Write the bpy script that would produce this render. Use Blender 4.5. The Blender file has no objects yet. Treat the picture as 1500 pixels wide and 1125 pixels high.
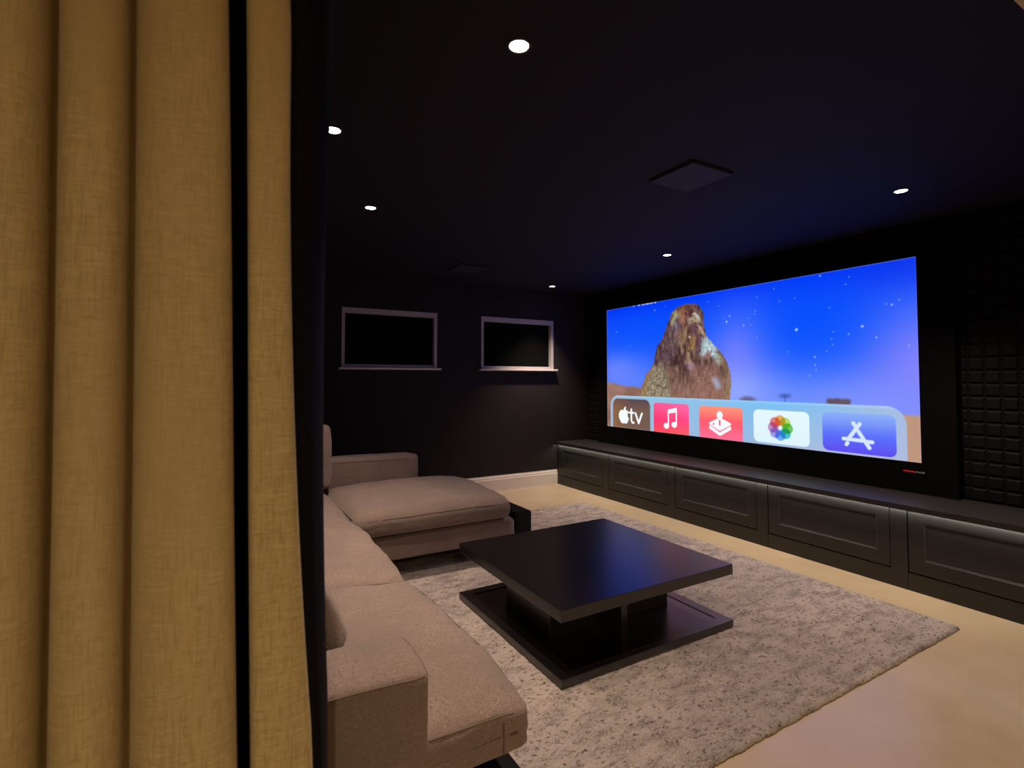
import bpy, bmesh, math, random
import numpy as np
from math import sin, cos, pi, radians
from mathutils import Vector, Matrix, noise

scene = bpy.context.scene
C = scene.collection
random.seed(7)

# ------------------------------------------------------------------ camera
# x runs along the screen wall away from the window wall, y towards the screen wall, z up (metres)
YAW, PITCH, FPX = 0.52337, 0.036176, 758.05
cd = bpy.data.cameras.new('camera'); cam = bpy.data.objects.new('camera', cd); C.objects.link(cam)
fw = Vector((-cos(YAW)*cos(PITCH), sin(YAW)*cos(PITCH), sin(PITCH)))
ri = Vector((sin(YAW), cos(YAW), 0)); up = ri.cross(fw)
M = Matrix((ri, up, -fw)).transposed().to_4x4(); M.translation = Vector((5.158, 0, 1.25))
cam.matrix_world = M
cd.sensor_fit = 'HORIZONTAL'; cd.sensor_width = 36; cd.lens = FPX/1500*36; cd.shift_y = -34.4/1500
cd.clip_start = .05
cd.dof.use_dof = True; cd.dof.focus_distance = 3.6; cd.dof.aperture_fstop = 5.6
scene.camera = cam

# ------------------------------------------------------------------ world, exposure
w = bpy.data.worlds.new('world'); scene.world = w; w.use_nodes = True
w.node_tree.nodes['Background'].inputs[0].default_value = (.02, .017, .02, 1)
w.node_tree.nodes['Background'].inputs[1].default_value = .1
scene.view_settings.view_transform = 'Standard'; scene.view_settings.look = 'None'
scene.view_settings.gamma = 1; scene.view_settings.exposure = 0
scene.view_settings.use_curve_mapping = False

H = 2.3          # ceiling height
XR = 4.643       # plane of the curtained opening
YB = 4.10        # screen wall
YL = -.55        # wall behind the sofa
SPOT_W, HALL_W = 120, 104
SPOT_COL, HALL_COL = (1, .78, .60), (1, .81, .53)

# ------------------------------------------------------------------ helpers
def link(name, bm, mat, parent=None, smooth=False, loc=None):
    me = bpy.data.meshes.new(name); bm.to_mesh(me); bm.free()
    return linkm(name, me, mat, parent, smooth, loc)
def linkm(name, me, mat, parent=None, smooth=False, loc=None):
    for m in (mat if isinstance(mat, (list, tuple)) else [mat]): me.materials.append(m)
    if smooth:
        for p in me.polygons: p.use_smooth = True
    o = bpy.data.objects.new(name, me); C.objects.link(o)
    if parent: o.parent = parent
    if loc: o.location = loc
    return o
def tag(o, label=None, cat=None, group=None, kind=None):
    if label: o['label'] = label
    if cat: o['category'] = cat
    if group: o['group'] = group
    if kind: o['kind'] = kind
    return o
def thing(name, loc, label, cat, group=None):
    o = bpy.data.objects.new(name, None); C.objects.link(o); o.location = loc
    o.empty_display_size = .1
    return tag(o, label, cat, group)
def bx(bm, a, b, bev=0, mi=0):
    (x0, y0, z0), (x1, y1, z1) = a, b
    vs = [bm.verts.new(p) for p in ((x0,y0,z0),(x1,y0,z0),(x1,y1,z0),(x0,y1,z0),(x0,y0,z1),(x1,y0,z1),(x1,y1,z1),(x0,y1,z1))]
    fs = [bm.faces.new([vs[i] for i in f]) for f in ((3,2,1,0),(4,5,6,7),(0,1,5,4),(1,2,6,5),(2,3,7,6),(3,0,4,7))]
    for f in fs: f.material_index = mi
    if bev:
        es = list({e for f in fs for e in f.edges})
        bmesh.ops.bevel(bm, geom=es, offset=bev, segments=2, affect='EDGES', profile=.6)
    return bm
def B(a, b, bev=0): return bx(bmesh.new(), a, b, bev)
def cyl(bm, c, r, z0, z1, n=32, r2=None):
    r2 = r if r2 is None else r2
    a = [bm.verts.new((c[0]+r*cos(2*pi*i/n), c[1]+r*sin(2*pi*i/n), z0)) for i in range(n)]
    b = [bm.verts.new((c[0]+r2*cos(2*pi*i/n), c[1]+r2*sin(2*pi*i/n), z1)) for i in range(n)]
    for i in range(n): bm.faces.new((a[i], a[(i+1) % n], b[(i+1) % n], b[i]))
    bm.faces.new(a[::-1]); bm.faces.new(b)
def tube(bm, pts, r, n=6, closed=False):
    rings = []
    N = len(pts)
    for i, p in enumerate(pts):
        p = Vector(p)
        q0 = Vector(pts[(i-1) % N] if closed or i else pts[0]); q1 = Vector(pts[(i+1) % N] if closed or i < N-1 else pts[-1])
        t = (q1-q0).normalized(); s = t.orthogonal() if abs(t.z) > .9 else t.cross(Vector((0,0,1))); s.normalize(); u = s.cross(t)
        rings.append([bm.verts.new(p + s*r*cos(2*pi*k/n) + u*r*sin(2*pi*k/n)) for k in range(n)])
    for i in range(N if closed else N-1):
        a, b = rings[i], rings[(i+1) % N]
        for k in range(n): bm.faces.new((a[k], a[(k+1) % n], b[(k+1) % n], b[k]))
def extrude_x(bm, prof, x0, x1):     # prof: closed list of (y,z)
    a = [bm.verts.new((x0, y, z)) for y, z in prof]; b = [bm.verts.new((x1, y, z)) for y, z in prof]
    n = len(prof)
    for i in range(n): bm.faces.new((a[i], b[i], b[(i+1) % n], a[(i+1) % n]))
    bm.faces.new(a); bm.faces.new(b[::-1])

# ------------------------------------------------------------------ materials
def mat(name, col, rough=.6, metal=0, spec=.5, nz=None, bump=None, emit=None, sheen=0):
    """nz=(scale xyz, colour2, lo, hi) mixes in a second colour by noise; bump=(scale xyz, strength, distance)"""
    m = bpy.data.materials.new(name); m.use_nodes = True; N = m.node_tree.nodes; L = m.node_tree.links
    b = N['Principled BSDF']
    b.inputs['Base Color'].default_value = (*col, 1); b.inputs['Roughness'].default_value = rough
    b.inputs['Metallic'].default_value = metal; b.inputs['Specular IOR Level'].default_value = spec
    if sheen: b.inputs['Sheen Weight'].default_value = sheen; b.inputs['Sheen Roughness'].default_value = .5
    tc = N.new('ShaderNodeTexCoord')
    def noise_(scale, det=4):
        mp = N.new('ShaderNodeMapping'); mp.inputs['Scale'].default_value = scale if isinstance(scale, tuple) else (scale,)*3
        L.new(tc.outputs['Object'], mp.inputs[0])
        n = N.new('ShaderNodeTexNoise'); n.inputs['Scale'].default_value = 1; n.inputs['Detail'].default_value = det
        L.new(mp.outputs[0], n.inputs['Vector']); return n.outputs['Fac']
    last = None
    for k in (nz or []):
        sc, c2, lo, hi = k
        r = N.new('ShaderNodeMapRange'); r.inputs[1].default_value = lo; r.inputs[2].default_value = hi
        L.new(noise_(sc), r.inputs[0])
        mx = N.new('ShaderNodeMix'); mx.data_type = 'RGBA'
        L.new(r.outputs[0], mx.inputs[0])
        if last is None: mx.inputs[6].default_value = (*col, 1)
        else: L.new(last, mx.inputs[6])
        mx.inputs[7].default_value = (*c2, 1); last = mx.outputs[2]
    if last is not None: L.new(last, b.inputs['Base Color'])
    nb = None
    for sc, st, d in (bump or []):
        bp = N.new('ShaderNodeBump'); bp.inputs['Strength'].default_value = st; bp.inputs['Distance'].default_value = d
        L.new(noise_(sc), bp.inputs['Height'])
        if nb is not None: L.new(nb, bp.inputs['Normal'])
        nb = bp.outputs[0]
    if nb is not None: L.new(nb, b.inputs['Normal'])
    if emit:
        b.inputs['Emission Color'].default_value = (*emit[0], 1); b.inputs['Emission Strength'].default_value = emit[1]
    return m

m_wall = mat('dark_wall_paint', (.018, .013, .014), .75, spec=.3, bump=[(60, .05, .002)])
m_ceil = mat('dark_ceiling_paint', (.0105, .009, .020), .8, spec=.3)
m_hall = mat('pale_hall_paint', (.62, .52, .40), .8)
m_floor = mat('polished_resin_floor', (.55, .42, .28), .26, nz=[((1.1, 1.1, 1.1), (.44, .33, .22), .35, .75), ((5, 2.5, 5), (.56, .44, .31), .5, .8)], bump=[(2.2, .06, .02)])
m_white = mat('white_trim_paint', (.80, .71, .66), .45)
m_cab = mat('charcoal_cabinet_paint', (.027, .024, .022), .45, nz=[((1.5, 60, 60), (.021, .018, .017), .35, .7)])
m_worktop = mat('charcoal_worktop', (.024, .022, .023), .45)
m_gap = mat('black_gap', (.004, .004, .004), .9)
m_table = mat('espresso_table_veneer', (.0045, .003, .0035), .28, spec=1, bump=[((3, 90, 90), .03, .001)])
m_black = mat('black_lacquer', (.003, .003, .003), .5, spec=.3)
m_velvet = mat('black_screen_velvet', (.003, .003, .004), .95, spec=.1)
m_panel = mat('dark_acoustic_foam', (.0035, .003, .0045), .75, spec=.2)
FAB = dict(nz=[((70, 420, 420), (.13, .096, .080), .46, .68), ((420, 80, 420), (.37, .28, .25), .50, .72), ((150, 150, 150), (.16, .12, .10), .55, .75), ((3.5, 5, 3), (.20, .15, .13), .40, .75)],
           bump=[((420, 90, 300), .4, .002), ((90, 420, 300), .4, .002), ((9, 9, 9), .25, .02)])
m_fabric = mat('taupe_sofa_weave', (.275, .198, .172), .9, spec=.15, sheen=.25, **FAB)
m_pipe = mat('taupe_piping', (.17, .125, .105), .9, spec=.15)
m_rug = mat('grey_beige_rug_wool', (.43, .36, .335), .98, spec=.05,
            nz=[((2.2, .9, 2), (.33, .28, .27), .40, .66), ((21, 9, 20), (.19, .162, .158), .44, .70), ((80, 40, 70), (.075, .066, .066), .54, .70), ((170, 170, 170), (.55, .47, .43), .50, .72)],
            bump=[((220, 220, 220), .6, .004)])
m_rugedge = mat('olive_rug_binding', (.16, .12, .05), .95)
m_gold = mat('ochre_curtain_linen', (.52, .405, .200), .88, spec=.15, sheen=.1,
             nz=[((45, 45, 4), (.45, .345, .165), .35, .7), ((30, 30, 320), (.60, .48, .25), .45, .75), ((420, 420, 30), (.38, .29, .13), .48, .72), ((60, 60, 260), (.39, .295, .135), .56, .72), ((3, 3, 2), (.46, .35, .17), .4, .7)],
             bump=[((90, 90, 700), .3, .001), ((700, 700, 60), .3, .001), ((14, 14, 9), .35, .008)])
m_lining = mat('navy_blackout_lining', (.0028, .0028, .006), .7, spec=.15)
m_alu = mat('brushed_track_metal', (.35, .34, .33), .4, 1)
m_ring = mat('black_downlight_trim', (.01, .01, .01), .5)
m_lamp = mat('lit_lamp_face', (1, .9, .8), .5, emit=((1, .86, .74), 14))
m_led = mat('lit_led_strip', (1, 1, .95), .5, emit=((.95, 1, .88), 38))
m_blind = mat('black_roller_blind', (.002, .002, .002), .9, spec=.1)
m_frame = mat('white_window_frame', (.50, .46, .48), .5)

# ------------------------------------------------------------------ room shell
def struct(name, bm, m): return tag(link(name, bm, m), kind='structure')
struct('floor', B((-.1, -2.0, -.1), (7.2, YB+.1, 0)), m_floor)
struct('ceiling', B((-.1, YL-.1, H), (XR, YB+.1, H+.12)), m_ceil)
struct('ceiling_hall', B((XR, -2.0, H), (7.2, YB+.1, H+.12)), m_hall)
struct('wall_back', B((0, YL-.12, 0), (XR, YL, H)), m_wall)
struct('wall_screen', B((-.1, YB, 0), (7.2, YB+.1, H)), m_wall)
# wall with the two window recesses
WZ0, WZ1 = 1.368, 1.953
WINS = ((1.070, 2.055), (2.580, 3.552))
bm = bmesh.new(); ys = [YL-.12, WINS[0][0], WINS[0][1], WINS[1][0], WINS[1][1], YB]
bx(bm, (-.12, ys[0], 0), (0, ys[-1], WZ0)); bx(bm, (-.12, ys[0], WZ1), (0, ys[-1], H))
for a, b in ((0, 1), (2, 3), (4, 5)): bx(bm, (-.12, ys[a], WZ0), (0, ys[b], WZ1))
struct('wall_left', bm, m_wall)
# returns of the wall that holds the curtained opening, and the pale hall beyond
struct('wall_right', B((XR, 2.45, 0), (XR+.14, YB, H)), m_hall)
struct('wall_opening_side', B((XR, -2.0, 0), (XR+.14, -.42, H)), m_hall)
struct('wall_hall_end', B((7.1, -2.0, 0), (7.2, YB, H)), m_hall)
struct('wall_hall_back', B((XR, -2.1, 0), (7.2, -2.0, H)), m_hall)
# skirting with moulded top
bm = bmesh.new()
prof = [(0, 0), (.018, 0), (.018, .125), (.013, .135), (.013, .150), (.006, .160), (.006, .170), (0, .170)]
a = [bm.verts.new((x, YL, z)) for x, z in prof]; b = [bm.verts.new((x, 3.598, z)) for x, z in prof]
for i in range(len(prof)): bm.faces.new((a[i], a[(i+1) % len(prof)], b[(i+1) % len(prof)], b[i]))
bm.faces.new(a[::-1]); bm.faces.new(b); bmesh.ops.recalc_face_normals(bm, faces=bm.faces)
struct('baseboard_left', bm, m_white)

# windows: white frame in the recess, black blind, sill board
for i, (y0, y1) in enumerate(WINS):
    t = bpy.data.objects.new('window_%d' % (i+1), None); C.objects.link(t); t.location = (0, (y0+y1)/2, WZ0)
    tag(t, kind='structure')
    hw = (y1-y0)/2; hh = WZ1-WZ0
    bm = bmesh.new()
    bx(bm, (-.10, -hw, .0), (.004, -hw+.030, hh)); bx(bm, (-.10, hw-.034, .0), (.004, hw, hh))
    bx(bm, (-.10, -hw+.030, hh-.052), (.004, hw-.034, hh)); bx(bm, (-.10, -hw+.030, .0), (-.012, hw-.034, .030))
    link('window_frame', bm, m_frame, t)
    bm = bmesh.new(); bx(bm, (-.055, -hw+.030, .030), (-.05, hw-.034, hh-.052))
    link('roller_blind', bm, m_blind, t)
    bm = bmesh.new(); bx(bm, (-.052, -hw+.032, .030), (-.044, hw-.036, .040), .002)
    link('blind_bottom_bar', bm, m_blind, t)
    link('window_sill', B((-.02, -hw-.032, -.022), (.055, hw+.032, -.0005), .005), m_white, t)

# ------------------------------------------------------------------ built-in cabinets
YF = 3.597
YD0 = .05; PIT = .896
wt = link('worktop', bx(B((.002, 3.570, .478), (XR-.003, YB-.002, .503), .0015), (.002, 3.570, .4705), (XR-.003, 3.575, .479)), m_worktop)
tag(wt, 'long charcoal worktop running over the low cabinets under the screen', 'worktop')
labels = ['charcoal low cabinet at the far left end, beside the white skirting',
          'charcoal low cabinet second from the left, below the left end of the screen',
          'charcoal low cabinet in the middle of the row, behind the coffee table',
          'charcoal low cabinet second from the right, below the right part of the screen',
          'charcoal low cabinet nearest the viewer, cut off by the right edge']
def cabinet(k):
    x0 = .003 if k == 0 else YD0+PIT*k+.0015
    x1 = YD0+PIT*(k+1)-.0015
    ox = YD0+PIT*k
    t = thing('low_cabinet', (ox, YF, 0), labels[k], 'cabinet', 'low cabinets under the screen')
    bm = bmesh.new()      # carcass: box with face frame (stile on the right, plinth below, thin rail above)
    bx(bm, (x0-ox, .022, 0), (x1-ox, YB-YF-.004, .475))
    bx(bm, (x0-ox, 0, 0), (x1-ox, .022, .103))
    bx(bm, (.806, 0, .103), (x1-ox, .022, .475))
    if k == 0: bx(bm, (x0-ox, 0, .103), (.002, .022, .475))
    link('body', bm, m_cab, t)
    # shaker door: frame with bevelled inner moulding and sunk panel
    bm = bmesh.new(); dx0, dx1, dz0, dz1 = .006, .802, .111, .472
    ix0, ix1, iz0, iz1 = .083, .732, .192, .410
    def ring(x0, x1, z0, z1, y): return [bm.verts.new(p) for p in ((x0, y, z0), (x1, y, z0), (x1, y, z1), (x0, y, z1))]
    r0 = ring(dx0, dx1, dz0, dz1, .021); r1 = ring(dx0, dx1, dz0, dz1, 0); r2 = ring(ix0, ix1, iz0, iz1, 0)
    r3 = ring(ix0+.001, ix1-.001, iz0+.001, iz1-.001, .0015); r4 = ring(ix0+.008, ix1-.008, iz0+.008, iz1-.008, .005); r5 = ring(ix0+.009, ix1-.009, iz0+.009, iz1-.009, .007)
    for p, q in ((r0, r1), (r1, r2), (r2, r3), (r3, r4), (r4, r5)):
        for i in range(4): bm.faces.new((p[i], p[(i+1) % 4], q[(i+1) % 4], q[i]))
    bm.faces.new(r5); bm.faces.new(r0[::-1])
    bmesh.ops.recalc_face_normals(bm, faces=bm.faces)
    link('door', bm, m_cab, t)
    return t
for k in range(5): cabinet(k)
tag(link('filler_panel', B((YD0+PIT*5+.001, YF, 0), (XR-.003, YB-.003, .475)), m_cab), 'narrow charcoal end panel closing the cabinet row at the opening wall', 'filler panel')
tag(link('led_strip', B((.02, 3.5765, .4725), (4.52, 3.5845, .4775)), m_led), 'slim lit strip hidden under the front lip of the worktop', 'led strip')

# ------------------------------------------------------------------ acoustic panels: one mesh of bevelled pads each
def acoustic(x0, x1, anchor, label):
    P = .0795; z0 = .5045; zt = H-.004; bm = bmesh.new()
    bx(bm, (x0, YB-.028, z0), (x1, YB-.001, zt))
    n0 = int(math.floor((x0-anchor)/P)); k = n0
    while anchor+k*P < x1-.005:
        a, b = max(anchor+k*P, x0), min(anchor+(k+1)*P, x1); k += 1
        if b-a < .015: continue
        z = z0+.003
        while z+P <= zt+.03:
            zz = min(z+P, zt); g = .003; c = .010
            o = [(a+g, z+g), (b-g, z+g), (b-g, zz-g), (a+g, zz-g)]; cc = min(c, (b-a)/2-.005, (zz-z)/2-.004)
            if cc > .003:
                i = [(a+g+cc, z+g+cc), (b-g-cc, z+g+cc), (b-g-cc, zz-g-cc*1.2 if zz-z > .06 else zz-g-cc), (a+g+cc, zz-g-cc*1.2 if zz-z > .06 else zz-g-cc)]
                vo = [bm.verts.new((x, YB-.029, q)) for x, q in o]; vi = [bm.verts.new((x, YB-.039, q)) for x, q in i]
                for j in range(4): bm.faces.new((vo[j], vo[(j+1) % 4], vi[(j+1) % 4], vi[j]))
                bm.faces.new(vi)
            z += P
    tag(link('acoustic_panel', bm, m_panel), label, 'acoustic panel', 'padded acoustic panels beside the screen')
SX0, SX1 = .295, 3.748
acoustic(.002, SX0-.002, .0, 'dark quilted acoustic panel in the corner left of the screen')
acoustic(SX1+.002, XR-.003, 3.785-.0795, 'dark quilted acoustic panel right of the screen, above the near cabinets')

# ------------------------------------------------------------------ screen
def sx(c):      # sRGB 0-255 -> linear
    c = np.array(c, float)/255
    return np.where(c <= .04045, c/12.92, ((c+.055)/1.055)**2.4)
PX0, PX1, PZ0, PZ1 = .447, 3.556, .704, 2.062
scr = thing('projector_screen', ((SX0+SX1)/2, YB, .505), 'wide lit cinema screen in a black velvet surround showing a gorilla under a blue sky', 'screen')
YS = 4.01
bm = bmesh.new(); oz = .505; ocx = (SX0+SX1)/2
def fr(x0, x1, z0, z1, y0=YS-.012): bx(bm, (x0-ocx, y0-YB, z0-oz), (x1-ocx, -.002, z1-oz))
fr(SX0, PX0, .505, 2.235); fr(PX1, SX1, .505, 2.235); fr(PX0, PX1, .505, PZ0); fr(PX0, PX1, PZ1, 2.235)
link('velvet_border', bm, m_velvet, scr)

def picture():
    nx, nz = 864, 378
    xs = np.linspace(PX0, PX1, nx); zs = np.linspace(PZ0, PZ1, nz)
    X, Z = np.meshgrid(xs, zs)
    rng = np.random.default_rng(3)
    def vnoise(sx_, sz_, seed):
        r = np.random.default_rng(seed); g = r.random((64, 64))
        u = (X*sx_) % 63; v = (Z*sz_) % 63
        i = u.astype(int); j = v.astype(int); a = u-i; b = v-j; a = a*a*(3-2*a); b = b*b*(3-2*b)
        return (g[j, i]*(1-a)+g[j, i+1]*a)*(1-b)+(g[j+1, i]*(1-a)+g[j+1, i+1]*a)*b
    def sm(d, e=.004): return np.clip(.5-d/e, 0, 1)[..., None]
    def poly(pts):     # signed distance to polygon
        d = np.full(X.shape, 1e9); ins = np.zeros(X.shape, bool); n = len(pts)
        for k in range(n):
            ax, az = pts[k]; bx_, bz = pts[(k+1) % n]
            ex, ez = bx_-ax, bz-az; L2 = ex*ex+ez*ez+1e-12
            t = np.clip(((X-ax)*ex+(Z-az)*ez)/L2, 0, 1)
            d = np.minimum(d, np.hypot(X-ax-t*ex, Z-az-t*ez))
            if az != bz:
                c = ((az > Z) != (bz > Z)) & (X < (bx_-ax)*(Z-az)/(bz-az)+ax); ins ^= c
        return np.where(ins, -d, d)
    def rrect(x0, x1, z0, z1, r):
        qx = np.abs(X-(x0+x1)/2)-(x1-x0)/2+r; qz = np.abs(Z-(z0+z1)/2)-(z1-z0)/2+r
        return np.hypot(np.maximum(qx, 0), np.maximum(qz, 0))+np.minimum(np.maximum(qx, qz), 0)-r
    def circ(x, z, r, rz=None):
        rz = rz or r; return (np.hypot((X-x)/r, (Z-z)/rz)-1)*min(r, rz)
    def seg(x0, z0, x1, z1, r):
        ex, ez = x1-x0, z1-z0; t = np.clip(((X-x0)*ex+(Z-z0)*ez)/(ex*ex+ez*ez), 0, 1)
        return np.hypot(X-x0-t*ex, Z-z0-t*ez)-r
    def over(im, m, c): return im*(1-m)+np.asarray(c, float)*m
    def V(c): return np.asarray(c, float)
    # sky
    tz = np.clip((Z-1.0)/1.06, 0, 1)[..., None]
    im = V((112, 150, 255))*(1-tz)+V((0, 52, 246))*tz
    mid = np.exp(-((tz-.55)/.28)**2); im = im*(1-.5*mid)+V((8, 84, 255))*.5*mid
    def blob(im, x, z, rx, rz, c, s):
        m = (s*np.exp(-((X-x)/rx)**2-((Z-z)/rz)**2))[..., None]; return over(im, m, c)
    im = blob(im, 2.2, 1.45, .33, .42, (128, 132, 255), .85)
    im = blob(im, 2.15, 1.15, .4, .2, (160, 180, 255), .7)
    im = blob(im, 3.62, 1.35, .42, .42, (142, 134, 252), .9)
    im = blob(im, 3.2, 1.1, .5, .18, (140, 150, 252), .55)
    im = blob(im, .6, 1.35, .5, .2, (120, 140, 255), .75)
    im = blob(im, .40, 1.8, .08, 1.0, (70, 70, 225), .45)
    im = blob(im, 1.2, 1.8, .9, .22, (0, 82, 255), .5)
    im = blob(im, 2.85, 1.72, .45, .35, (0, 78, 255), .6)
    im = blob(im, 3.55, 2.1, .4, .18, (22, 52, 228), .6)
    # ground and far bushes
    hz = 1.20-.10*(X-.45)+.02*vnoise(9, 1, 4)
    m = sm(Z-hz, .03)*(X < 1.3)[..., None]; im = over(im, m, V((150, 112, 100))+30*(vnoise(6, 14, 5)[..., None]-.5))
    m = sm(Z-1.012+.012*(X-3.5), .02)*(X > 3.4)[..., None]; im = over(im, m, (190, 150, 126))
    im = over(im, .75*sm(circ(2.29, 1.065, .075, .036), .03), (98, 78, 100))
    im = over(im, .6*sm(circ(2.628, 1.115, .045, .018), .02), (52, 74, 150)); im = over(im, .5*sm(seg(2.63, 1.12, 2.625, 1.06, .006), .01), (60, 80, 160))
    im = over(im, .85*sm(rrect(2.955, 3.125, 1.03, 1.105, .02)+.012*(vnoise(30, 30, 6)-.5), .02), (96, 74, 74))
    # gorilla
    out = [(.985,1.0),(1.02,1.188),(1.078,1.293),(1.159,1.374),(1.195,1.43),(1.207,1.487),(1.232,1.578),(1.317,1.675),(1.350,1.74),(1.378,1.794),(1.423,1.89),(1.455,1.93),(1.496,1.96),(1.55,1.978),(1.608,1.988),(1.67,1.99),(1.728,1.98),(1.77,1.962),(1.805,1.933),(1.826,1.90),(1.836,1.867),(1.834,1.774),(1.85,1.72),(1.862,1.669),(1.888,1.636),(1.948,1.571),(2.018,1.506),(2.05,1.465),(2.075,1.425),(2.114,1.335),(2.129,1.228),(2.12,1.14),(2.105,1.0)]
    n1 = vnoise(46, 17, 7); n2 = vnoise(90, 60, 8); n3 = vnoise(16, 16, 9)
    g = poly(out)+.012*(n2-.5)
    body = V((96, 70, 66))+(95*(n1-.5)+30*(n2-.5))[..., None]*V((1, .85, .75))
    lo = np.clip((1.42-Z)/.3, 0, 1)[..., None]; body = body*(1-.75*lo)+(V((150, 112, 96))+26*(n3[..., None]-.5))*.75*lo
    G = body
    def patch(G, pts, c, a=.9, e=.03, nv=.03, tex=50):
        return over(G, a*sm(poly(pts)+nv*(n2-.5)+nv*(n3-.5), e), V(c)+tex*(n2[..., None]-.5))
    G = patch(G, [(1.25,1.6),(1.38,1.8),(1.46,1.9),(1.6,1.93),(1.58,1.7),(1.5,1.5),(1.42,1.38),(1.22,1.42)], (96, 76, 88), .5, .05)
    G = patch(G, [(1.52,1.93),(1.62,1.97),(1.70,1.95),(1.64,1.84),(1.60,1.76),(1.54,1.82)], (168, 112, 84), .7)
    G = patch(G, [(1.432,1.84),(1.458,1.92),(1.50,1.925),(1.54,1.885),(1.49,1.85),(1.45,1.80)], (178, 178, 134), .8, .03, .04, 70)
    G = patch(G, [(1.47,1.80),(1.51,1.83),(1.53,1.74),(1.50,1.70)], (170, 160, 190), .6)
    G = patch(G, [(1.62,1.96),(1.76,1.955),(1.70,1.86),(1.63,1.80)], (92, 56, 60), .75)
    G = patch(G, [(1.646,1.845),(1.69,1.865),(1.713,1.881),(1.75,1.86),(1.803,1.819),(1.82,1.78),(1.76,1.80),(1.71,1.80),(1.658,1.765)], (172, 156, 128), .85, .03, .035, 80)
    G = patch(G, [(1.70,1.885),(1.74,1.90),(1.79,1.85),(1.80,1.81),(1.76,1.84)], (206, 206, 200), .8, .015, .01)
    G = patch(G, [(1.764,1.775),(1.815,1.750),(1.857,1.669),(1.83,1.66),(1.79,1.70)], (196, 164, 140), .9, .02, .01)
    G = patch(G, [(1.66,1.775),(1.74,1.785),(1.77,1.74),(1.73,1.69),(1.66,1.70)], (92, 58, 66), .9, .02, .01)
    G = patch(G, [(1.60,1.76),(1.65,1.78),(1.64,1.66),(1.61,1.57),(1.585,1.60)], (184, 144, 100), .65, .03)
    G = patch(G, [(1.50,1.74),(1.56,1.78),(1.60,1.65),(1.58,1.52),(1.52,1.60)], (150, 118, 92), .55, .03)
    G = patch(G, [(1.657,1.68),(1.70,1.665),(1.736,1.657),(1.745,1.60),(1.72,1.53),(1.66,1.53),(1.62,1.54),(1.67,1.60)], (158, 122, 80), .85, .03, .03, 80)
    G = patch(G, [(1.76,1.66),(1.83,1.66),(1.82,1.56),(1.76,1.50),(1.74,1.56)], (104, 70, 84), .85, .03)
    G = patch(G, [(1.64,1.52),(1.675,1.52),(1.67,1.46),(1.70,1.405),(1.64,1.38),(1.605,1.41),(1.625,1.46)], (176, 146, 118), .8, .03, .03, 80)
    G = over(G, .7*sm(circ(1.675, 1.378, .044, .034)+.02*(n2-.5), .035), (176, 144, 168))
    G = over(G, .7*sm(circ(1.668, 1.66, .016, .012), .012), (206, 186, 200))
    G = patch(G, [(1.838,1.645),(1.875,1.64),(1.93,1.59),(1.985,1.52),(2.02,1.44),(2.005,1.397),(1.96,1.43),(1.93,1.46),(1.88,1.47),(1.861,1.493),(1.823,1.464),(1.83,1.56)], (176, 200, 208), .9, .05, .07, 110)
    G = patch(G, [(1.87,1.50),(1.91,1.50),(1.90,1.43),(1.86,1.44)], (140, 96, 84), .8)
    G = patch(G, [(2.02,1.52),(2.06,1.46),(2.11,1.34),(2.135,1.2),(2.11,1.0),(2.05,1.0),(2.06,1.25),(2.03,1.37),(1.99,1.45)], (158, 134, 96), .6, .08, .06, 90)
    G = patch(G, [(1.70,1.36),(1.95,1.40),(2.02,1.30),(2.02,1.05),(1.74,1.05)], (164, 118, 104), .5, .1)
    G = over(G, .75*sm(poly([(1.93, 1.25), (1.98, 1.25), (2.01, 1.18), (1.98, 1.17)])-.008+.02*(n2-.5), .05), (172, 190, 232))
    G = patch(G, [(1.094,1.293),(1.15,1.36),(1.206,1.401),(1.27,1.41),(1.313,1.399),(1.371,1.325),(1.406,1.225),(1.426,1.05),(.98,1.05),(1.045,1.211)], (146, 136, 112), .85, .06, .05, 95)
    G = patch(G, [(1.0,1.05),(1.02,1.19),(1.078,1.29),(1.159,1.374),(1.17,1.33),(1.11,1.25),(1.06,1.05)], (166, 122, 74), .6, .06)
    G = patch(G, [(1.20,1.19),(1.26,1.20),(1.33,1.17),(1.40,1.19),(1.40,1.17),(1.33,1.15),(1.26,1.175)], (96, 78, 70), .8, .015, .01)
    im = over(im, sm(g, .010), G)
    # stars
    st = [(2.09,1.769,3),(2.122,1.817,2),(2.262,1.72,2),(2.329,1.718,1),(2.057,1.806,1),(2.725,1.895,1),(2.55,2.0,1),(2.928,2.041,2),(3.134,1.998,1),(3.11,1.946,1),(2.734,1.644,4),(3.216,1.628,3),(3.405,1.76,2),(3.372,1.769,1),(3.45,1.788,1),(2.99,1.788,1),(2.875,1.422,2),(2.876,1.361,1.5),(2.83,1.276,1),(2.883,1.323,1),(2.392,1.95,1),(2.378,1.836,1),(2.385,1.604,1),(1.212,1.975,2.4),(.616,1.789,2),(2.597,1.89,1),(3.01,1.509,1),(2.965,1.461,1),(3.306,1.543,1.6),(3.124,1.579,1.5),(3.018,1.606,1),(3.002,1.551,1),(3.499,1.474,1),(.552,1.745,1),(.825,1.624,1),(1.366,1.995,1),(1.89,1.975,1),(2.006,1.924,1),(2.371,1.811,1),(2.666,1.471,1),(2.311,1.779,1)]
    for x, z, s in st:
        m = np.clip((.35+.2*s)*np.exp(-((X-x)**2+(Z-z)**2)/(.0038+.0016*s)**2), 0, 1)[..., None]; im = over(im, m, (205, 225, 255))
    # clipped line of white lettering along the very top
    for x in (.90, .975, .99, 1.035, 1.05, 1.08, 1.10, 1.115, 1.135, 1.16, 1.175, 1.21, 1.225):
        im = over(im, .85*sm(circ(x, 2.058, .009, .010), .008), (205, 215, 255))
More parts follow.
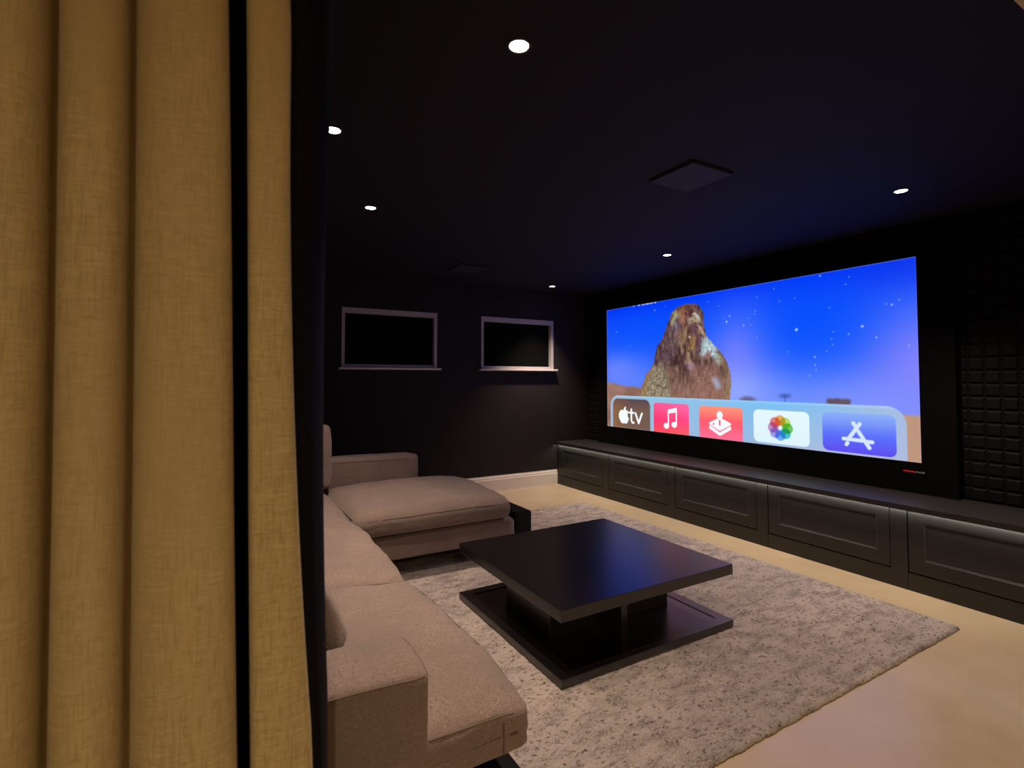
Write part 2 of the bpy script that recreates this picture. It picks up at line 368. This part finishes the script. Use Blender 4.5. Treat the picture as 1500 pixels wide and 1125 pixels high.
    # glass dock with five rounded tiles
    d = rrect(.505, 3.474, .40, 1.066, .125)
    u = np.clip((X-.505)/2.97, 0, 1)[..., None]; v = np.clip((Z-.70)/.36, 0, 1)[..., None]
    dc = V((168, 192, 222))*(1-u)+V((176, 188, 222))*u
    dc = dc+V((-48, 4, 22))*np.exp(-((u-.68)/.25)**2)*v
    dc = dc+V((-26, 4, 6))*np.exp(-((u-.25)/.2)**2)*v+V((-20, -4, 4))*(1-v)*np.exp(-((u-.5)/.25)**2)
    dc = dc+V((18, 12, 10))*np.clip(1-np.abs(Z-1.06)/.02, 0, 1)[..., None]
    im = over(im, sm(d, .007), dc)
    # tile 1
    d = rrect(.548, 1.130, .50, 1.030, .075); sh = rrect(.540, 1.140, .49, 1.034, .08)
    im = over(im, .5*sm(sh, .03), (120, 130, 150))
    im = over(im, sm(d), V((118, 92, 80))*(1-u*0)+V((-22, -16, 0))*np.clip((Z-.9)/.12, 0, 1)[..., None]+V((26, 10, -10))*np.clip((.85-X)/.3, 0, 1)[..., None])
    W = (246, 252, 255)
    ap = np.minimum(circ(.700, .840, .056, .066), circ(.762, .840, .052, .066)); ap = np.minimum(ap, circ(.712, .795, .046, .042)); ap = np.minimum(ap, circ(.755, .795, .042, .042)); ap = np.minimum(ap, rrect(.69, .77, .79, .88, .02))
    ap = np.maximum(ap, -circ(.822, .850, .034, .036)); ap = np.maximum(ap, -circ(.732, .912, .018, .014))
    lf = np.maximum(circ(.722, .930, .040), circ(.765, .905, .040))
    im = over(im, sm(np.minimum(ap, lf), .006), W)
    tv = np.minimum(seg(.848, .915, .848, .795, .0135), seg(.848, .795, .862, .774, .0125)); tv = np.minimum(tv, seg(.862, .774, .886, .771, .0115)); tv = np.minimum(tv, seg(.812, .880, .886, .880, .011))
    tv = np.minimum(tv, seg(.914, .876, .961, .775, .0135)); tv = np.minimum(tv, seg(.961, .775, 1.010, .878, .0135))
    im = over(im, sm(tv, .006), W)
    # tile 2 note
    v1 = np.clip((Z-.71)/.29, 0, 1)[..., None]; h1 = np.clip((X-1.18)/.47, 0, 1)[..., None]
    d = rrect(1.183, 1.648, .50, 1.006, .035)
    im = over(im, sm(d), V((252, 84, 96))*(1-v1)+V((252, 96, 160))*v1+V((0, 18, 18))*(h1-.5)+V((0, -22, 0))*np.exp(-((v1-.45)/.25)**2))
    nt = np.minimum(circ(1.358, .776, .036, .030), circ(1.462, .794, .036, .030)); nt = np.minimum(nt, seg(1.386, .782, 1.386, .930, .0085)); nt = np.minimum(nt, seg(1.489, .800, 1.489, .955, .0085))
    nt = np.minimum(nt, poly([(1.378, .900), (1.378, .942), (1.497, .966), (1.497, .920)]))
    im = over(im, sm(nt, .006), W)
    # tile 3 joystick
    d = rrect(1.772, 2.237, .50, 1.0, .035)
    im = over(im, sm(d), V((252, 108, 150))*(1-v1)+V((255, 150, 122))*v1+V((4, -34, -26))*np.exp(-((v1-.5)/.28)**2))
    im = over(im, sm(poly([(1.892, .798), (1.892, .815), (2.001, .757), (2.111, .822), (2.111, .803), (2.001, .742)])-.008, .006), W)
    im = over(im, sm(poly([(1.892, .840), (2.001, .892), (2.111, .848), (2.001, .790)])-.010, .006), W)
    im = over(im, sm(circ(1.933, .838, .009), .006), (240, 90, 110))
    im = over(im, sm(seg(2.000, .91, 2.000, .835, .0085)*1, .006), (238, 96, 118)); im = over(im, sm(seg(2.001, .92, 2.001, .885, .009), .006), W)
    im = over(im, sm(circ(2.001, .922, .033, .036), .006), W)
    # tile 4 petals
    d = rrect(2.343, 2.822, .722, .994, .045)
    im = over(im, sm(d), V((222, 244, 252))*(1-.0*v1)+V((8, 4, 3))*v1)
    pc = [(248, 158, 60), (190, 222, 72), (92, 190, 62), (40, 186, 196), (96, 158, 240), (160, 140, 232), (208, 120, 190), (246, 104, 104)]
    for k, c in enumerate(pc):
        a = pi/2-k*pi/4; cx, cz = 2.582+.062*cos(a), .853+.060*sin(a)
        m = .80*sm(circ(cx, cz, .045, .043), .006); im = im*(1-m)+im*m*(V(c)/255)
    # tile 5 A of three sticks
    d = rrect(2.921, 3.411, .718, 1.004, .045)
    im = over(im, sm(d), V((92, 74, 240))*(1-v1)+V((138, 176, 250))*v1+V((-20, -8, 6))*np.exp(-((v1-.45)/.25)**2))
    A = np.minimum(seg(3.183, .930, 3.108, .822, .0135), seg(3.071, .816, 3.195, .812, .0135)); A = np.minimum(A, seg(3.222, .808, 3.262, .808, .0135))
    A = np.minimum(A, seg(3.172, .878, 3.243, .766, .0135)); A = np.minimum(A, seg(3.140, .933, 3.160, .905, .0135)); A = np.minimum(A, seg(3.098, .788, 3.091, .776, .0135))
    im = over(im, sm(A, .006), (214, 232, 255))
    # pale lit rim of the picture
    e = np.minimum(np.minimum(X-PX0, PX1-X), np.minimum(Z-PZ0, PZ1-Z))
    im = over(im, .35*np.exp(-(e/.006)**2)[..., None], (190, 170, 190))
    lin = sx(np.clip(im, 0, 255))
    me = bpy.data.meshes.new('picture')
    n = nx*nz; co = np.zeros((n, 3)); co[:, 0] = X.ravel()-ocx; co[:, 1] = YS-YB; co[:, 2] = Z.ravel()-oz
    me.vertices.add(n); me.vertices.foreach_set('co', co.ravel())
    i = np.arange(n).reshape(nz, nx); q = np.stack([i[:-1, :-1], i[:-1, 1:], i[1:, 1:], i[1:, :-1]], -1).reshape(-1, 4)
    me.loops.add(q.size); me.loops.foreach_set('vertex_index', q.ravel().astype(np.int32))
    me.polygons.add(len(q)); me.polygons.foreach_set('loop_start', np.arange(0, q.size, 4, dtype=np.int32)); me.polygons.foreach_set('loop_total', np.full(len(q), 4, np.int32))
    me.update()
    ca = me.color_attributes.new('picture', 'FLOAT_COLOR', 'POINT'); ca.data.foreach_set('color', np.concatenate([lin.reshape(-1, 3), np.ones((n, 1))], 1).ravel())
    m = bpy.data.materials.new('lit_screen_picture'); m.use_nodes = True; N = m.node_tree.nodes; L = m.node_tree.links
    N.clear(); o = N.new('ShaderNodeOutputMaterial'); e_ = N.new('ShaderNodeEmission'); at = N.new('ShaderNodeAttribute'); at.attribute_name = 'picture'
    L.new(at.outputs['Color'], e_.inputs[0]); e_.inputs[1].default_value = 1.0; L.new(e_.outputs[0], o.inputs[0])
    return linkm('picture', me, m, scr)
picture()
# small two-colour maker's plate on the lower border, unreadable at this size
m_red = mat('glowing_red_badge_print', (.55, .01, .02), .5, emit=((.5, .01, .015), .35)); m_sil = mat('silver_badge_print', (.6, .56, .56), .4)  # red print is brightened by an added faint glow, it is no lamp
bm = bmesh.new(); x = 3.452
for k in range(7):
    h = .009; bx(bm, (x-ocx, YS-.0135-YB, .643-oz-h/2), (x+.0078-ocx, YS-.012-YB, .643-oz+h/2)); x += .0092
link('badge_red_lettering', bm, m_red, scr)
bm = bmesh.new(); x = 3.518
for k in range(6):
    bx(bm, (x-ocx, YS-.0135-YB, .643-oz-.0045), (x+.0025-ocx, YS-.012-YB, .643-oz+.0045)); bx(bm, (x+.0025-ocx, YS-.0135-YB, .643-oz+(.002 if k % 2 else -.0045)), (x+.0075-ocx, YS-.012-YB, .643-oz+(.0045 if k % 2 else -.002))); x += .0098
link('badge_silver_lettering', bm, m_sil, scr)

# ------------------------------------------------------------------ ceiling: downlights and speaker grilles
def downlight(x, y, power, label, grp='recessed ceiling downlights', col=SPOT_COL, cone=96, blend=1):
    t = thing('downlight', (x, y, H), label, 'downlight', grp)
    bm = bmesh.new(); n = 40           # trim ring lying on the ceiling
    rs = [(.043, -.0005), (.041, -.004), (.032, -.004), (.030, -.0005)]
    R = [[bm.verts.new((r*cos(2*pi*i/n), r*sin(2*pi*i/n), z)) for i in range(n)] for r, z in rs]
    for a, b in zip(R, R[1:]):
        for i in range(n): bm.faces.new((a[i], a[(i+1) % n], b[(i+1) % n], b[i]))
    link('trim_ring', bm, m_ring, t)
    bm = bmesh.new(); cyl(bm, (0, 0), .030, -.003, -.0005, 40)
    link('lamp_face', bm, m_lamp, t)
    l = bpy.data.lights.new('downlight_beam', 'SPOT'); l.energy = power; l.color = col; l.shadow_soft_size = .03
    l.spot_size = radians(cone); l.spot_blend = blend
    o = bpy.data.objects.new('downlight_beam', l); C.objects.link(o); o.parent = t; o.location = (0, 0, -.036)
for x, y, p, s in ((.35, 3.30, 1.15, 'downlight in the far corner above the window nearest the screen'), (2.06, 3.30, 1, 'downlight above the middle of the screen, left of the ceiling speaker'), (3.775, 3.30, 1, 'downlight above the right end of the screen'),
                   (2.014, .815, .95, 'small downlight over the chaise, above the left window'), (3.79, .815, .78, 'large bright downlight nearest the viewer, at the top of the view'), (2.926, .418, .55, 'bright downlight right beside the edge of the curtain')):
    downlight(x, y, SPOT_W*p, s, cone=82 if x < 1 else 96)
downlight(6.80, -.45, HALL_W*.72, 'hall downlight outside the opening, behind the viewer', 'hall downlights', HALL_COL, 176, .6)
downlight(6.0, 1.9, HALL_W*.40, 'hall downlight beyond the right side of the opening', 'hall downlights', HALL_COL, 140)
def grille(x, y, s, label):
    t = thing('ceiling_speaker', (x, y, H), label, 'speaker', 'square ceiling speakers')
    link('speaker_rim', B((-s/2, -s/2, -.010), (s/2, s/2, -.0005), .002), m_gap, t)
    link('speaker_grille', B((-s/2+.006, -s/2+.006, -.0135), (s/2-.006, s/2-.006, -.010)), m_panel2, t)
m_panel2 = mat('dark_speaker_mesh', (.015, .013, .024), .7, bump=[(900, .2, .001)])
grille(3.333, 2.115, .295, 'square dark speaker grille in the ceiling in front of the screen')
grille(.76, 2.07, .295, 'square dark speaker grille in the ceiling near the windows')

# ------------------------------------------------------------------ rug
def rug():
    x0, x1, y0, y1 = .972, 4.0, .60, 3.255
    s = .006; nx = int((x1-x0)/s)+1; ny = int((y1-y0)/s)+1
    r = np.random.default_rng(5)
    X, Y = np.meshgrid(np.linspace(x0, x1, nx), np.linspace(y0, y1, ny))
    g = r.random((ny, nx)); g = (g+np.roll(g, 1, 0)+np.roll(g, 1, 1)+np.roll(g, (1, 1), (0, 1)))/4
    def low(c, seed):
        q = np.random.default_rng(seed).random((300, 300)); u = X/c; v = Y/c; i = u.astype(int); j = v.astype(int); a = u-i; b = v-j
        return (q[j, i]*(1-a)+q[j, i+1]*a)*(1-b)+(q[j+1, i]*(1-a)+q[j+1, i+1]*a)*b
    e = np.minimum(np.minimum(X-x0, x1-X), np.minimum(Y-y0, y1-Y))
    Z = .013+.006*g+.002*low(.02, 1)+.0015*low(.07, 2)
    Z = Z*np.clip(.25+e/.012, 0, 1)
    wob = .003*(low(.06, 3)-.5)+.002*(low(.017, 4)-.5)
    k = np.clip(1-e/.02, 0, 1)
    X2 = X+wob*k*2*np.where(X > 2.5, 1, -1)+(r.random((ny, nx))-.5)*.004; Y2 = Y+(r.random((ny, nx))-.5)*.004+wob*k*2*np.where(Y > 2, 1, -1)
    n = nx*ny; co = np.stack([X2, Y2, Z], -1).reshape(-1, 3)
    # bottom skirt so that the rug is a closed slab at its edge
    me = bpy.data.meshes.new('rug')
    i = np.arange(n).reshape(ny, nx); q = np.stack([i[:-1, :-1], i[:-1, 1:], i[1:, 1:], i[1:, :-1]], -1).reshape(-1, 4)
    loop = np.concatenate([i[0, :], i[1:, -1], i[-1, -2::-1], i[-2:0:-1, 0]]); b = co[loop].copy(); b[:, 2] = .0005
    bi = n+np.arange(len(loop)); q2 = np.stack([loop, bi, np.roll(bi, -1), np.roll(loop, -1)], -1)
    co = np.concatenate([co, b]); q = np.concatenate([q, q2])
    me.vertices.add(len(co)); me.vertices.foreach_set('co', co.ravel())
    me.loops.add(q.size); me.loops.foreach_set('vertex_index', q.ravel().astype(np.int32))
    me.polygons.add(len(q)); me.polygons.foreach_set('loop_start', np.arange(0, q.size, 4, dtype=np.int32)); me.polygons.foreach_set('loop_total', np.full(len(q), 4, np.int32))
    me.update()
    o = linkm('rug', me, [m_rug, m_rugedge], None, True)
    mi = np.zeros(len(q), np.int32); mi[-len(q2):] = 1; me.polygons.foreach_set('material_index', mi)
    tag(o, 'large mottled grey beige pile rug under the coffee table', 'rug')
rug()
RZ = .0235

# ------------------------------------------------------------------ coffee table
ct = thing('coffee_table', (2.95, 1.738, RZ), 'square dark espresso coffee table with floating top and matching base on the rug', 'coffee table')
hx, hy = .493, .522
link('tabletop', B((-hx, -hy, .256), (hx, hy, .306), .0025), m_table, ct)
bm = bmesh.new(); bx(bm, (-hx, -hy, 0), (hx, hy, .030), .002)
for a, b in (((-hx, -hy), (hx, -hy+.06)), ((-hx, hy-.06), (hx, hy)), ((-hx, -hy+.06), (-hx+.06, hy-.06)), ((hx-.06, -hy+.06), (hx, hy-.06))): bx(bm, (*a, .0302), (*b, .0335), .0010)
link('base_tray', bm, m_table, ct)
link('pedestal', B((-.205, -.380, .0305), (.200, .374, .2555), .003), m_table, ct)
link('pedestal_fin', B((.2005, -.068, .0305), (.335, -.028, .2555), .003), m_table, ct)
link('pedestal_fin', B((-.335, .028, .0305), (-.2055, .068, .2555), .003), m_table, ct)

# ------------------------------------------------------------------ sofa
def cushion(name, size, parent, loc=(0, 0, 0), rot=None, r=.05, puff=.03, side=.012, seed=0, n=26, wr=.006, pipe=True, m=None, zp=.62, both=False):
    """soft box centred in x,y with its underside at z=0, piped edge around the top and bottom rims"""
    sx_, sy, sz = size; hx, hy, hz = sx_/2, sy/2, sz/2; r = min(r, hz*.98)
    bm = bmesh.new(); bmesh.ops.create_cube(bm, size=2)
    bmesh.ops.subdivide_edges(bm, edges=bm.edges, cuts=n, use_grid_fill=True)
    off = Vector((seed*3.7, seed*1.3, seed*.7))
    def shape(p):
        q = Vector((p.x*hx, p.y*hy, p.z*hz))
        # denser towards rims
        c = Vector((max(-hx+r, min(hx-r, q.x)), max(-hy+r, min(hy-r, q.y)), max(-hz+r, min(hz-r, q.z))))
        d = q-c
        if d.length > 1e-9: q = c+d.normalized()*r
        u, v, t = q.x/hx, q.y/hy, q.z/hz
        if t > 0 or both: q.z += puff*(max(0, 1-u*u)*max(0, 1-v*v))**.42*t
        ww = max(0, 1-abs(t)**3)
        q.x += side*u*(1-v*v)*ww; q.y += side*v*(1-u*u)*ww
        nn = noise.noise(q*4+off)*wr*1.4+noise.noise(Vector((q.x*9, q.y*9, q.z*9))+off)*wr*.6
        rg = 1-abs(noise.noise(Vector((q.x*6+q.y*2, q.y*5-q.x*3, q.z*4))+off*2)); rg2 = 1-abs(noise.noise(Vector((q.x*13, q.y*11, q.z*9))+off*3))
        edge = max(abs(u), abs(v))**3
        nn += ((rg**5-.4)*.9+(rg2**6-.35)*.7*edge)*wr*.8
        # creases running in from the corners
        cr = abs(noise.noise(Vector((q.x*5+q.y*7, q.y*3-q.x*2, q.z*16))+off))
        k = max(0, abs(u)*abs(v)-.35)
        q.z += nn*(1 if t > 0 else .2)+(-.03*k*k if t > 0 else 0)*1
        dirn = Vector((u, v, 0))
        q += dirn*(nn*.5-cr*wr*k*1.5)
        q.z += hz
        return q
    for v in bm.verts: v.co = shape(v.co.copy())
    bmesh.ops.recalc_face_normals(bm, faces=bm.faces)
    o = link(name, bm, m or m_fabric, parent, True, loc)
    if rot: o.rotation_euler = rot
    if pipe:
        bm = bmesh.new()
        for zz in ((zp, -zp) if pipe == 2 else (zp,)):
            pts = []
            K = 20
            for a, b in (((-1, -1), (1, -1)), ((1, -1), (1, 1)), ((1, 1), (-1, 1)), ((-1, 1), (-1, -1))):
                for i in range(K):
                    t = i/K; p = shape(Vector((a[0]+(b[0]-a[0])*t, a[1]+(b[1]-a[1])*t, zz))); pts.append(p)
            # round off: average neighbours
            P = [(pts[i-1]+pts[i]*2+pts[(i+1) % len(pts)])/4 for i in range(len(pts))]
            tube(bm, P, .0026, 6, True)
        link('piping', bm, m_pipe, o, True)
    return o
SO = Vector((2.5, .1, RZ))
sofa = thing('corner_sofa', SO, 'large taupe fabric corner sofa with chaise around the coffee table', 'sofa')
def L(x, y, z): return (x-SO.x, y-SO.y, z-SO.z)
def softbox(name, x0, x1, y0, y1, z0, z1, **k): return cushion(name, (x1-x0, y1-y0, z1-z0), sofa, L((x0+x1)/2, (y0+y1)/2, z0), **k)
# platform and feet
bm = bmesh.new(); bx(bm, L(1.02, -.42, .105), L(4.0, .775, .150), .004); link('platform', bm, m_black, sofa)
for x, y in ((1.2, -.3), (3.85, -.3), (3.85, .45), (2.6, .45), (1.25, 1.62), (1.8, 1.62)):
    bm = bmesh.new(); bx(bm, (-.05, -.05, 0), (.05, .05, .105-(RZ if y > .55 and x < 3.9 else .0) - (0)), .004)
    zf = RZ if y > .6 else .0
    link('foot', bm, m_black, sofa, loc=L(x, y, zf))
softbox('seat_base', 1.02, 3.90, -.40, .60, .152, .305, r=.02, puff=.0, side=0, wr=.002, n=18, pipe=False)
softbox('chaise_base', 1.05, 1.99, .70, 1.855, .125, .285, r=.022, puff=.0, side=0, wr=.003, n=18, pipe=1, zp=.8)
# seat cushions
softbox('seat_cushion', 3.015, 3.998, -.28, .728, .302, .420, r=.020, puff=.035, seed=2, n=40, pipe=1, zp=.88, wr=.008)
softbox('seat_cushion', 2.03, 3.012, -.28, .728, .302, .420, r=.022, puff=.040, seed=5, n=36, pipe=1, zp=.88, wr=.008)
softbox('seat_cushion', 1.05, 2.027, -.28, .725, .302, .415, r=.025, puff=.038, seed=8, n=30, pipe=1)
softbox('chaise_cushion', 1.03, 2.03, .745, 1.815, .288, .425, r=.055, puff=.055, side=.02, seed=11, n=36, pipe=1)
# arms
softbox('armrest', 3.80, 4.008, -.40, .446, .152, .579, r=.014, puff=.012, side=.002, seed=3, n=40, wr=.003, pipe=1, zp=.985)
softbox('far_armrest', .80, 1.0, -.40, 1.50, .12, .625, r=.028, puff=.012, side=.006, seed=4, n=30, wr=.003, pipe=1, zp=.9)
# back along the rear and its loose cushions
softbox('backrest', 1.03, 3.78, -.50, -.30, .12, .70, r=.05, puff=.012, side=0, seed=6, n=26, wr=.003, pipe=False)
for k, x in enumerate((3.38, 2.52)):
    cushion('back_cushion', (.80, .16, .42), sofa, L(x, -.20, .455), (radians(10), 0, 0), r=.07, puff=.02, side=.03, seed=20+k, pipe=1, zp=0)
cushion('back_cushion', (.16, .62, .47), sofa, L(1.11, .45, .440), (0, radians(-6), 0), r=.032, puff=.006, side=.02, seed=23, pipe=1, zp=0)
bm = bmesh.new(); tube(bm, [(0, 0, .075*q/8) for q in range(9)], .0022, 6)
link('seat_end_seam', bm, m_pipe, sofa, loc=L(4.0005, .645, .315))

# loose pillow leaning in the near corner of the seat
pil = cushion('throw_pillow', (.41, .42, .10), None, (3.535, .240, .712), (radians(118), 0, 0), r=.045, puff=.022, side=-.03, seed=31, n=30, wr=.012, pipe=1, zp=0, both=True)
tag(pil, 'taupe throw pillow on the sofa seat just inside the near arm, beside the curtain', 'pillow')

# low black side table standing at the end of the chaise
st = thing('side_table', (1.50, 1.95, RZ), 'low black side table with rounded edges at the end of the chaise', 'side table')
bm = bmesh.new(); x0, x1 = -.46, .46; y0, y1 = -.075, .055; h = .285; r = .02
def cside(y, z): return (y, z)
prof = [(y0, 0), (y1, 0), (y1, h-r)]+[(y1-r+r*cos(a), h-r+r*sin(a)) for a in [pi/2*i/6 for i in range(1, 7)]]+[(y0, h)]
extrude_x(bm, prof, x0, x1); bmesh.ops.recalc_face_normals(bm, faces=bm.faces)
link('table_shell', bm, m_black, st)
bm = bmesh.new(); bx(bm, (x1+.0005, y0+.02, .03), (x1+.004, y1-.02, h-.04)); link('end_panel', bm, m_gap, st)

# ------------------------------------------------------------------ curtain
XC = 4.36
cur = thing('curtain', (XC, 0, .012), 'heavy ochre linen curtain with navy lining gathered at the left of the opening', 'curtain')
ZT = H-.035
def ylerp(yt, yb, z): # measured at z=1.75 and z=.75
    t = max(-.55, min(1.25, 1.75-z)); k = max(0, min(1, (yt-.03)/.06)); tq = max(0, min(1, t))
    return yt+(yb-yt)*t-.040*k*tq*(1-tq)
# key points across the cloth: (y at 1.75, y at .75, dx towards the viewer, material)
def bands():
    pts = []
    def arc(a, b, depth, n=12, va=-.045, vb=-.045, pw=.55, skew=0):
        for i in range(n+1):
            th = pi*i/n; f = .5-.5*cos(th)
            f2 = f
            yt = a[0]+(b[0]-a[0])*f2; yb = a[1]+(b[1]-a[1])*f2
            s = sin(th)**pw
            v = va*(1-f)+vb*f
            pts.append((yt, yb, v+(depth-v)*s+skew*(f-.5)*s, 0))
    V = [(-.520, -.52), (-.437, -.43), (-.348, -.34), (-.262, -.248), (-.175, -.161), (-.099, -.085), (.011, .040)]
    dep = [.030, .036, .028, .038, .026, .034]
    for k in range(6): arc((V[k][0]+.002, V[k][1]+.002), (V[k+1][0]-.002, V[k+1][1]-.002), dep[k], 16, vb=-.045 if k < 5 else -.02, skew=(.012 if k == 5 else 0))
    # deep gap between folds, its faces given the dark lining material
    pts += [(.012, .041, -.06, 1), (.012, .041, -.11, 1), (.020, .047, -.125, 1), (.030, .053, -.11, 1), (.031, .054, -.05, 1)]
    arc((.0315, .0545), (.092, .134), .012, 16, va=-.012, vb=-.012, pw=.6)
    return pts
P = bands()
def sheet(name, P, m, parent, rows=60, th=None):
    bm = bmesh.new(); grid = []
    for j in range(rows+1):
        z = .012+(ZT-.012)*j/rows; row = []
        for i, (yt, yb, dx, mi) in enumerate(P):
            y = ylerp(yt, yb, z)
            w1 = noise.noise(Vector((yt*9, z*1.1, 2)))*.006+noise.noise(Vector((yt*25, z*2.5, 5)))*.0022
            w2 = noise.noise(Vector((yt*6, z*.9, 9)))*.004
            row.append(bm.verts.new((dx+w1, y+w2, z-.012)))
        grid.append(row)
    for j in range(rows):
        for i in range(len(P)-1):
            f = bm.faces.new((grid[j][i], grid[j][i+1], grid[j+1][i+1], grid[j+1][i])); f.material_index = max(P[i][3], P[i+1][3]) if len(m) > 1 else 0
    o = link(name, bm, m, parent, True)
    md = o.modifiers.new('thickness', 'SOLIDIFY'); md.thickness = .0025; md.offset = -1
    return o
sheet('face_fabric', P, [m_gold, m_lining], cur)
lin = [(.0925, .1345, -.014, 0), (.098, .137, -.020, 0), (.105, .141, -.024, 0), (.112, .1445, -.024, 0), (.128, .152, -.032, 0), (.146, .158, -.045, 0), (.157, .163, -.06, 0), (.163, .167, -.08, 0), (.157, .162, -.10, 0), (.12, .148, -.125, 0), (.06, .09, -.14, 0)]
y = .02; k = 0
while y > -.52: lin.append((y, y+.015, -.15+.014*(k % 2), 0)); y -= .03; k += 1
sheet('lining', lin, [m_lining], cur)
link('hem_seam', (lambda bm: (tube(bm, [(-.0215, ylerp(.1115, .1442, z)+.001, z-.012) for z in [.03+(ZT-.05)*q/29 for q in range(30)]], .0008, 5), bm)[1])(bmesh.new()), m_lining, cur)
tr = link('curtain_track', B((XC-.16, -.54, H-.030), (XC+.05, .17, H-.001), .003), m_ring)
tag(tr, 'slim dark ceiling track the ochre curtain hangs from', 'curtain track')
